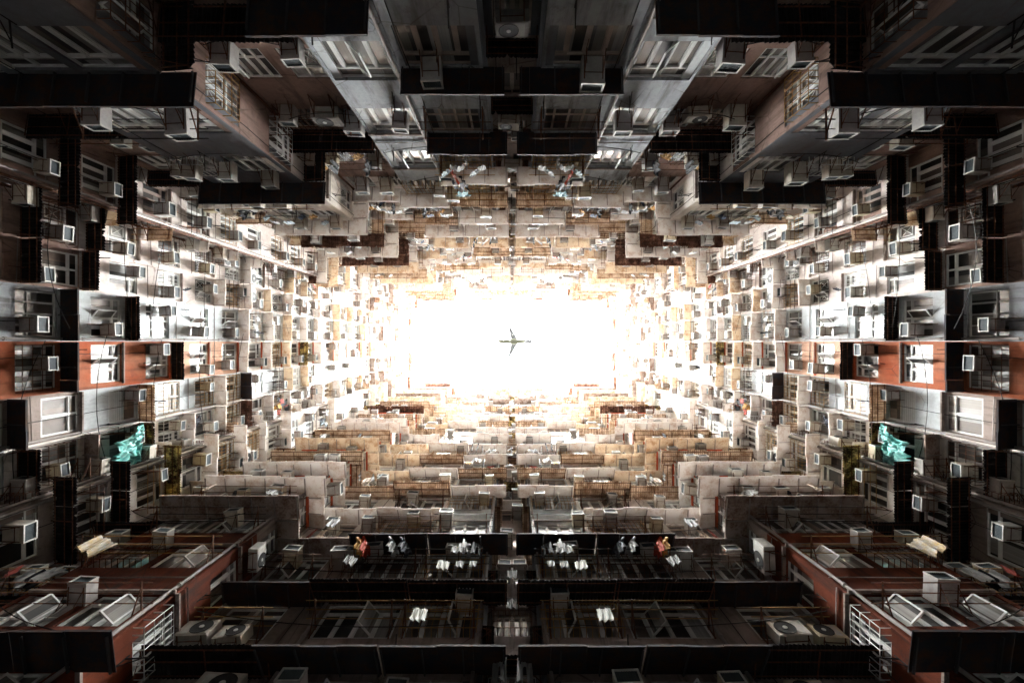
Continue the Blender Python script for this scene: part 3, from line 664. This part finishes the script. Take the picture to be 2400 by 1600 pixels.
    P = Plane('x', -8.4, 1, mir)
    orf = lambda z: 'shaded_orange' if z < 14.9 else ('beige' if z < 20 else 'cream')  # tone steps with height, painting in the dim low storeys
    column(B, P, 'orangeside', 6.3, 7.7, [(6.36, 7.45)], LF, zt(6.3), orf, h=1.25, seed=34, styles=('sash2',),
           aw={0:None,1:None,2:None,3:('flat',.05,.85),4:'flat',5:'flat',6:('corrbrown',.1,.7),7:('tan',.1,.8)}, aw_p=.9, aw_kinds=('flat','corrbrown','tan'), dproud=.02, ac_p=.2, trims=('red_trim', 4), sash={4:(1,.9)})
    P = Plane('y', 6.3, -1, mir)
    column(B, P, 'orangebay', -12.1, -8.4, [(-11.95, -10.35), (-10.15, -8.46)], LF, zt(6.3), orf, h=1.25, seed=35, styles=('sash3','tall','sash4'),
           aw={0:('flatshade',.0,.85),1:None,2:None,3:('flat',.05,.85),4:('flat',.12,.85),5:'flat',6:('corrbrown',.1,.7),7:('tan',.1,.8),8:'corrbrown',9:'flat'}, aw_p=.9, aw_kinds=('flat','corrbrown','tan'), ext=(.5,1), dproud=.02,
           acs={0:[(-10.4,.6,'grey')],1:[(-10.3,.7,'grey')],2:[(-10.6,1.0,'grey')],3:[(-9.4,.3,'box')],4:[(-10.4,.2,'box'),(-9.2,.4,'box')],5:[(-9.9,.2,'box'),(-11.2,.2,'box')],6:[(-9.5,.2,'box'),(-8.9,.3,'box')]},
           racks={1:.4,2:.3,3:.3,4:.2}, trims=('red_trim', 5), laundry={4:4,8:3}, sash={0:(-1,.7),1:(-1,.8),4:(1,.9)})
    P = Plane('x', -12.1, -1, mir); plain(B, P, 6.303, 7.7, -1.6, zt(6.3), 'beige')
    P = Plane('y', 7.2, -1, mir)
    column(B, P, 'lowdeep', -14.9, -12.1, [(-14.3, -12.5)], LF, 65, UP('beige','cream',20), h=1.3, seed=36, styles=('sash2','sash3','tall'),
           aw={0:('corrshade',.1,.9),1:('corrshade',.1,.9),2:None,3:('corrshade',.1,.8),4:None,5:'flat'}, aw_p=.7, aw_kinds=('flat','corrbrown','yellow'), dproud=0,
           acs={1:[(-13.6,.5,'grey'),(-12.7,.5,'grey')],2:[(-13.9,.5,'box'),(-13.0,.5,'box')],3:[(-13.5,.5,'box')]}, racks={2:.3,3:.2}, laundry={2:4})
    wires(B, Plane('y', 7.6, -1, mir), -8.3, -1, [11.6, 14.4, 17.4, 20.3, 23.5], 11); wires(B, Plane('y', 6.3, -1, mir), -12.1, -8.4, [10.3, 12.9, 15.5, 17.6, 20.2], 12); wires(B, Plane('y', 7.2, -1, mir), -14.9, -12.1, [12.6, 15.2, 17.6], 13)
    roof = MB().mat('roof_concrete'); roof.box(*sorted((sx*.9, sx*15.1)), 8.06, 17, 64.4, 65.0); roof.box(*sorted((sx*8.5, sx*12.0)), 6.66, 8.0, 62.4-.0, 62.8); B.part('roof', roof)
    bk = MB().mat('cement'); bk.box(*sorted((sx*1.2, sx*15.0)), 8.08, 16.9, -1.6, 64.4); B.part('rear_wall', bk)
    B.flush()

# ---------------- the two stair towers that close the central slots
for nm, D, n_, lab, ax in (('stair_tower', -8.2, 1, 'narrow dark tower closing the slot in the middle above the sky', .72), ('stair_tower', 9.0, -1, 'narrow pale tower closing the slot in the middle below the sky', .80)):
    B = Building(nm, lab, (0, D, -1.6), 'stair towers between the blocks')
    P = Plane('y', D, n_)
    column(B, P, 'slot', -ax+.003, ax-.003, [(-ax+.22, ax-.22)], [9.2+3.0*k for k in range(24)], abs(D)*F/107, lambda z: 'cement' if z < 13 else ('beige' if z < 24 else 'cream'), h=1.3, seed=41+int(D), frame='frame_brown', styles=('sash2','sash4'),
           aw={0:'corrshade',1:'corrshade',2:'corrshade',3:None,4:'corrbrown',5:None,6:'flat',7:'corrbrown'} if D < 0 else {0:'corrshade',1:'corrshade',2:None,3:None,4:None,5:'flat',6:'yellow'}, aw_p=.8, aw_kinds=('flat','corrbrown','yellow'), awd=.6, dproud=.0,
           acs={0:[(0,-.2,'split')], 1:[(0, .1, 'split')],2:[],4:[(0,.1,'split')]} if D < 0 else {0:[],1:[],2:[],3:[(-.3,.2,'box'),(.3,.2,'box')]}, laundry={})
    rf = MB().mat('roof_concrete'); rf.box(-1.05, 1.05, *sorted((D-n_*.4, D-n_*3)), 66, 66.6); B.part('roof', rf)
    B.flush()

# ------------------------------------------------------------------ air conditioners
COLN = {'upper_step':'narrow upper step','lower_step':'narrow lower step','pink':'outer pink strip','grated':'inner pink strip','bluewhite':'bluish white wall strip','orange':'orange wall strip',
 'dside':'beige wall strip','tarped':'strip with teal tarp','corner':'projecting upper corner','lower_corner':'projecting lower corner',
 'slotside':'grey bay above','whitebay':'white painted bay','recess':'pink recess','chunkside':'upper corner bay side','chunk':'upper corner bay front','deep':'deep upper corner wall',
 'lowslot':'lower bay by slot','lowbay':'outer lower bay','lowrecess':'recess beside orange bay','orangeside':'orange bay side','orangebay':'orange bay front','lowdeep':'deep lower corner wall','slot':'central slot'}
KIND_L = {'box': 'cream boxed air conditioner', 'grey': 'dull grey air conditioner', 'split': 'outdoor fan unit'}
AC_LIST.sort(key=lambda t: t[0])
AC_LIST = [t for t in AC_LIST if t[0] > 7.5]
def side_word(P, a):
    x = P.p(a, 0, 0)[0]; y = P.p(a, 0, 0)[1]
    if abs(x) < .75: return 'upper' if y < 0 else 'lower'
    return ('right' if x > 0 else 'left')
used = {}; rq = random.Random(77)
rest = MB()
for k, (z, P, a, kd, cn, i, B) in enumerate(AC_LIST):
    M = ACM[kd]
    if k >= 296:
        rest.add(M['mb'], lambda x, y, zz, P=P, a=a, z=z: P.p(a + x*P.sgn(), y, z+zz)); continue
    near = z < 24
    lab = '%s, %s row up, %s, %s side' % (KIND_L[kd], ORD[i], COLN[cn], side_word(P, a))
    c = used.get(lab, 0); used[lab] = c+1
    if c: lab = lab.replace(kd == 'split' and 'outdoor' or 'air', ('neighbouring ' if c == 1 else 'third ') + (kd == 'split' and 'outdoor' or 'air'))
    if near:
        r = link('air_conditioner', None); P.place(r, a, .12 if kd != 'split' else .06, z, rq.uniform(-.07, .07)); r.matrix_basis = r.matrix_basis @ Matrix.Scale(rq.uniform(.86, 1.1), 4)
        for pn in ('casing', 'rim', 'grille', 'bracket'): link({'rim':'front_rim'}.get(pn, pn), M[pn], r)
    else:
        r = link('air_conditioner', M['whole']); P.place(r, a, .06, z, rq.uniform(-.07, .07)); r.matrix_basis = r.matrix_basis @ Matrix.Scale(rq.uniform(.86, 1.1), 4)
    tag(r, lab, 'air conditioner', 'air conditioners fixed to the walls')
if rest.v: tag(rest.build('far_air_conditioners'), 'tiny far air conditioners under the roofs near the bright sky', 'air conditioner', 'air conditioners fixed to the walls', 'stuff')

# ------------------------------------------------------------------ laundry
def cloth(kind, seed, mat='cloth'):
    rnd = random.Random(seed); mb = MB().mat(mat)
    if kind == 'shirt': H, rows = .62, [(0,.10),(.04,.20),(.10,.33),(.22,.36),(.24,.22),(.62,.24)]
    elif kind == 'trousers': H, rows = .85, [(0,.20),(.3,.21),(.85,.20)]
    else: H, rows = .6, [(0,.22),(.6,.22)]
    def halfw(t):
        for (t0, w0), (t1, w1) in zip(rows[:-1], rows[1:]):
            if t0 <= t <= t1: return w0 + (w1-w0)*(t-t0)/max(1e-6, t1-t0)
        return rows[-1][1]
    nz, nx = 12, 12; ph = rnd.uniform(0, 6); am = .035
    def pt(i, j, off):
        t = H*j/nz; hw = halfw(t); u = -1+2*i/nx; x = hw*u
        y = am*(t/H+.25)*math.sin(u*7+ph+t*3) + .02*math.sin(u*15+ph*2) + off*.012
        if kind == 'trousers' and t > .3: x += (.03 if u > 0 else -.03)*(t-.3)
        return (x, y, -t + .02*math.sin(u*5+ph))
    for off in (-1, 1):
        for j in range(nz):
            for i in range(nx):
                if kind == 'trousers' and H*j/nz > .28 and i in (5, 6): continue
                mb.quad(pt(i,j,off), pt(i+1,j,off), pt(i+1,j+1,off), pt(i,j+1,off))
    for j in range(nz):
        for i in (0, nx): mb.quad(pt(i,j,-1), pt(i,j+1,-1), pt(i,j+1,1), pt(i,j,1))
    for i in range(nx):
        if not (kind == 'trousers' and i in (5, 6)): mb.quad(pt(i,nz,-1), pt(i+1,nz,-1), pt(i+1,nz,1), pt(i,nz,1))
        mb.quad(pt(i,0,-1), pt(i+1,0,-1), pt(i+1,0,1), pt(i,0,1))
    return mb
CC = {'white': (.36,.37,.365), 'black': (.03,.033,.04), 'grey': (.32,.33,.34), 'dull red': (.26,.05,.035), 'navy': (.05,.07,.12), 'pale blue': (.38,.46,.5), 'beige': (.5,.43,.35), 'ochre': (.42,.24,.07)}
for k_, c_ in CC.items(): simple('dyed_'+k_.replace(' ', '_'), c_, .85, 0, .3, 5)
CL = {}
LAUNDRY.sort(key=lambda t: t[3])
n = 0; cnt = {}; rl = random.Random(3); names = list(CC)
for (P, a, d, z, kd, rv, cn, i, B) in LAUNDRY:
    if z < 11 or n >= 240: continue
    n += 1; q = (cn, i, P.mir); cnt[q] = cnt.get(q, 0)+1; v = int(rv*3) % 3
    cl = names[int(rv*977) % 9 % 8] if rv < .6 else ('white' if rv < .8 else 'black')
    key = (kd, v, cl)
    if key not in CL: CL[key] = cloth(kd, v, 'dyed_'+cl.replace(' ', '_')).mesh(kd)
    o = link(kd, CL[key]); P.place(o, a, d, z, (rv-.5)*1.6 + (1.1 if rv > .7 else 0)); o.matrix_basis = o.matrix_basis @ Matrix.Scale(.62+.3*rv, 4)
    tag(o, '%s %s, %s along the rod, %s row up, %s, %s side' % (cl, kd, ORD[cnt[q]-1], ORD[i], COLN[cn], side_word(P, a)), kd, 'washing hung on rods outside the windows')
# garments that stand out in the photograph
def hang(kind, mat, P, a, d, z, rz, label, s=1.0):
    o = cloth(kind, len(mat) % 7, mat).build(kind); P.place(o, a, d, z, rz)
    if s != 1.0: o.matrix_basis = o.matrix_basis @ Matrix.Scale(s, 4)
    tag(o, label, kind); return o
for mir in (False, True):
    S = 'right' if mir else 'left'; P = Plane('y', 7.6, -1, mir)
    hang('shirt', 'cloth_white', P, -1.75, .80, 15.35, 0, 'white and grey t-shirt hung under the dark awning, %s of the lower slot' % S, 1.1)
    hang('trousers', 'cloth_dark', P, -1.15, .75, 15.4, .5, 'dark trousers hung beside the t-shirt, %s of the lower slot' % S, .9)
    hang('towel', 'cloth_white', P, -1.5, .80, 15.3, 1.0, 'narrow pale towel between t-shirt and trousers, %s of the lower slot' % S)
    hang('shirt', 'cloth_orange', P, -5.0, .80, 15.3, 1.1, 'orange and yellow shirt under the dark awning, %s lower bay' % S)
    hang('shirt', 'cloth_red', P, -4.85, .80, 15.3, 1.2, 'red shirt beside the orange one, %s lower bay' % S)
    hang('shirt', 'cloth_white', P, -3.95, .80, 15.35, 1.1, 'pale shirt right of the boxed air conditioner, %s lower bay' % S)
    hang('shirt', 'cloth_dark', P, -3.55, .80, 15.35, 1.0, 'dark shirt at the end of the row, %s lower bay' % S)
    hang('towel', 'cloth_white', P, -5.0, .85, 14.3, .4, 'white cloth pegged low on the rod, %s lower bay' % S, .8)
    hang('towel', 'plastic_clear', P, -2.1, .80, 14.1, .2, 'clear plastic bag pegged low on the rod, %s lower bay' % S, .8)
    hang('towel', 'cloth_white', P, -1.6, .80, 14.1, .1, 'small white towel on the low rod, %s of the lower slot' % S, .6)
    hang('towel', 'cloth_white', P, -1.2, .80, 14.1, .0, 'smallest white towel on the low rod, %s of the lower slot' % S, .5)
    hang('towel', 'plastic_clear', P, -2.3, .85, 11.5, .1, 'crumpled clear plastic bag on the sill of the open window, %s of the lower slot' % S, .8)
    P = Plane('y', -6.85, 1, mir)
    hang('shirt', 'cloth_red', P, -2.15, .7, 17.2, 1.0, 'dark red shirt on the rod, %s of the upper slot' % S)
    hang('trousers', 'cloth_dark', P, -2.1, .75, 18.3, .2, 'black trousers under the grey bay, %s of the upper slot' % S)
    hang('shirt', 'cloth_dark', P, -1.9, .6, 18.3, .9, 'black shirt beside black trousers, %s of the upper slot' % S)
    hang('shirt', 'cloth_blue', P, -2.0, .8, 19.0, 0, 'pale blue shirt hanging lowest, %s of the upper slot' % S, .9)
    P = Plane('x', -16, 1, mir)
    hang('shirt', 'cloth_dark', P, 3.95, .5, 22.6, .4, 'pair of dark shirts spread on the rack above the yellow awning, %s wall' % S)
    hang('shirt', 'cloth_dark', P, -2.5, .4, 22.0, 1.2, 'twisted dark cloth tied to the iron grating, %s wall' % S, .5)
P = Plane('y', 9.0, -1)
hang('shirt', 'cloth_white', P, 0, 1.4, 13.45, 0, 'white vest hanging alone in the lower slot', .75)
hang('towel', 'cloth_white', P, 0, 1.4, 15.1, 0, 'grey and white striped cloth above the vest in the lower slot', .75)
for s_ in (-1, 1):
    hang('trousers', 'cloth_white', P, s_*.28, 1.8, 10.3, .3*s_, 'white cloth at the foot of the lower slot, %s one' % ('right' if s_ > 0 else 'left'), .8)
for z in (13.5, 15.15):
    rd = MB().mat('pipe_grey'); rd.bar((-.8, 7.6, z), (.8, 7.6, z), .014, 6); o = rd.build('clothes_rod')
    tag(o, 'thin rod across the lower slot, the %s one' % ('one with the white vest' if z < 14 else 'one with the striped cloth'), 'rod')

# ------------------------------------------------------------------ teal tarps
def crumple(w, h, seed, mat, amp=.16):
    mb = MB().mat(mat); nx, ny = 56, 44; g = {}
    for i in range(nx+1):
        for j in range(ny+1):
            u = i/nx-.5; v = j/ny
            q = Vector((u*6+seed, v*5, seed*.7)); r1 = noise.ridged_multi_fractal(q, .9, 2.1, 4, 1.0, 2.0) if hasattr(noise, 'ridged_multi_fractal') else noise.noise(q)
            edge = .10*noise.noise(Vector((u*9, v*7, seed+3)))
            g[i, j] = (u*w*(1-.25*v*(u < 0)) + edge, .25+.6*v + amp*(r1-.8), -h*v*v + .12*noise.noise(q*1.7) + edge)
    for off in (0, .012):
        k = len(mb.v)
        for i in range(nx+1):
            for j in range(ny+1): x, y, z = g[i, j]; mb.v.append((x, y, z+off))
        for i in range(nx):
            for j in range(ny): q = k+i*(ny+1)+j; mb.f.append((q, q+ny+1, q+ny+2, q+1)); mb.m.append(mb.cur)
    return mb
for mir in (False, True):
    S = 'right' if mir else 'left'; P = Plane('x', -16, 1, mir)
    o = crumple(1.25, 1.7, 2, 'tarp_teal', .22).build('tarp', None, True); P.place(o, 4.40, .1, 18.95)
    tag(o, 'crumpled teal plastic tarp slumped over a rack on the %s wall' % S, 'tarp', 'teal tarps')
    o = crumple(.55, .9, 5, 'tarp_teal', .1).build('tarp', None, True); P.place(o, 3.75, 0, 19.2)
    tag(o, 'smaller strip of teal plastic beside the big tarp on the %s wall' % S, 'tarp', 'teal tarps')
    P = Plane('y', 6.3, -1, mir)
    o = cloth('towel', 4, 'blanket_cloth').build('blanket'); P.place(o, -11.3, .75, 12.75, .5); o.matrix_basis = o.matrix_basis @ Matrix.Scale(1.25, 4)
    tag(o, 'white and yellow blanket hung out in front of the orange bay, %s side' % S, 'blanket')

# ------------------------------------------------------------------ things on the roofs, leaning over the rim
rr = random.Random(5)
def roof_tank(x, y, z, r, h):
    t = link('water_tank', None); t.location = (x, y, z)
    b = MB().mat('casing'); n = 14
    lo = [(r*math.cos(2*math.pi*i/n), r*math.sin(2*math.pi*i/n), .3) for i in range(n)]; hi = [(p[0], p[1], h) for p in lo]; top = [(p[0]*.4, p[1]*.4, h+.25) for p in lo]
    for i in range(n):
        j = (i+1) % n; b.quad(lo[i], lo[j], hi[j], hi[i]); b.quad(hi[i], hi[j], top[j], top[i])
    b.quad(*top); b.quad(*lo[::-1]); b.build('tank', t)
    f = MB().mat('rust_iron')
    for sa in (-1, 1):
        for sb in (-1, 1): f.bar((sa*r*.7, sb*r*.7, 0), (sa*r*.7, sb*r*.7, .32), .05, 5)
    f.build('stand', t); return t
for mir in (False, True):
    q = -1 if not mir else 1; S = 'left' if not mir else 'right'
    for (x, y, z, wd) in ((16.9, -2.6, 69.9, 'upper part'), (16.9, 3.1, 69.9, 'lower part')):
        t = roof_tank(q*x, y, z, .6, 1.5); tag(t, 'round water tank on the roof edge, %s of the long %s wing' % (wd, S), 'water tank', 'rooftop water tanks')
    for k, (x, y, z) in enumerate(((q*16.05, -4.0, 70.25), (q*16.05, 1.2, 70.25), (q*3.5, -6.75, 68.57), (q*3.8, 7.5, 76.04), (q*9.2, -5.7, 58.09))):
        mb = MB().mat('pipe_grey'); mb.bar((0,0,0), (0,0,2.4), .04, 5); inx = (1 if x < 0 else -1)
        for a_ in range(5): mb.bar((-.5+.03*a_, 0, 1.3+.25*a_), (.5-.03*a_, 0, 1.3+.25*a_), .02, 4)
        o = mb.build('antenna'); o.location = (x, y, z); o.rotation_euler = (0, 0, .4*k)
        tag(o, 'thin comb antenna on the roof rim, %s side, %s' % (S, ('upper end of the wing','middle of the wing','over the upper bay','over the lower bay','over the upper corner bay')[k]), 'antenna', 'rooftop antennas')

# ------------------------------------------------------------------ ground
g = MB().mat('asphalt'); g.box(-200, 200, -200, 200, -1.9, -1.6); tag(g.build('ground'), kind='structure')

# ------------------------------------------------------------------ aeroplane crossing the sky
pl = link('airplane', None); pl.location = (0, 0, 400)
tag(pl, 'twin engined airliner seen from below in the middle of the white sky', 'airplane')
def loft(mb, secs, n=16):
    k = len(mb.v)
    for (x, y, z, ry, rz) in secs:
        for i in range(n):
            t = 2*math.pi*i/n; c_, s_ = math.cos(t), math.sin(t)
            mb.v.append((x, y+ry*math.copysign(abs(c_)**.35, c_), z+rz*math.copysign(abs(s_)**.35, s_)))
    for s in range(len(secs)-1):
        for i in range(n):
            j = (i+1) % n; mb.f.append((k+s*n+i, k+s*n+j, k+(s+1)*n+j, k+(s+1)*n+i)); mb.m.append(mb.cur)
    mb.f.append(tuple(k+i for i in range(n))); mb.m.append(mb.cur)
    e = k+(len(secs)-1)*n; mb.f.append(tuple(e+i for i in range(n))); mb.m.append(mb.cur)
S_ = .375
def X(x): return (x-980)/9.8*S_   # along the fuselage, metres
fu = MB().mat('plane_belly'); loft(fu, [(X(600),0,.8,0.35,0.30),(X(650),0,.3,1.30,1.10),(X(740),0,0,1.83,1.60),(X(900),0,0,1.95,1.70),(X(980),0,-.3,2.36,1.90),(X(1080),0,-.3,2.36,1.90),(X(1150),0,0,1.95,1.70),(X(1280),0,0,1.89,1.70)])
fu.build('fuselage', pl, True)
ns = MB().mat('plane_nose'); loft(ns, [(X(1281),0,0,1.6,1.7),(X(1400),0,0,1.5,1.6),(X(1470),0,-.1,1.0,1.1),(X(1510),0,-.2,.3,.35)]); ns.build('nose', pl, True)
tl = MB().mat('plane_nose'); loft(tl, [(X(599),0,.8,.35,.35),(X(520),0,1.2,.5,.5),(X(450),0,1.6,.15,.2)]); tl.build('tail_cone', pl, True)
for s in (-1, 1):
    wg = MB().mat('plane_wing')
    xr0, xr1, xt0, xt1 = X(1120), X(960), X(905), X(870); y0, y1 = s*1.5, s*15.6
    wg.hexa([(xr1,y0,-.6),(xr0,y0,-.6),(xt0,y1,.9),(xt1,y1,.9),(xr1,y0,-.1),(xr0,y0,-.1),(xt0,y1,1.1),(xt1,y1,1.1)]); wg.build('wing', pl)
    st = MB().mat('plane_wing'); st.hexa([(X(520),s*.4,1.2),(X(570),s*.4,1.2),(X(495),s*5.6,1.6),(X(450),s*5.6,1.6),(X(520),s*.4,1.4),(X(570),s*.4,1.4),(X(495),s*5.6,1.7),(X(450),s*5.6,1.7)]); st.build('tailplane', pl)
    en = MB().mat('plane_nose'); ey = s*5.4; loft(en, [(X(1160),ey,-1.6,.7,.7),(X(1130),ey,-1.6,.95,.95),(X(1080),ey,-1.6,.9,.9)], 12); e = en.build('engine', pl, True)
    ex = MB().mat('plane_dark'); loft(ex, [(X(1079),ey,-1.6,.8,.8),(X(1040),ey,-1.5,.7,.6),(X(990),ey,-1.2,.2,.2)], 10); ex.build('exhaust', e, True)
fn = MB().mat('plane_wing'); fn.hexa([(X(450),-.12,1.7),(X(560),-.12,1.7),(X(560),.12,1.7),(X(450),.12,1.7),(X(430),-.08,7.4),(X(475),-.08,7.4),(X(475),.08,7.4),(X(430),.08,7.4)]); fn.build('tail_fin', pl)

# ------------------------------------------------------------------ haze in the well
HAZE = 0.000015
if HAZE:
    hz = MB(); m = bpy.data.materials.new('haze_air'); m.use_nodes = True; q = m.node_tree; q.nodes.clear()
    oo = q.nodes.new("ShaderNodeOutputMaterial"); pv = q.nodes.new("ShaderNodeVolumePrincipled")
    pv.inputs['Color'].default_value = (.97, .98, 1, 1); pv.inputs['Density'].default_value = HAZE; pv.inputs['Anisotropy'].default_value = .8
    q.links.new(pv.outputs[0], oo.inputs['Volume']); MAT['haze_air'] = m
    hz.mat('haze_air'); hz.box(-210, 210, -210, 210, -2.9, 90); tag(hz.build('haze'), kind='stuff')
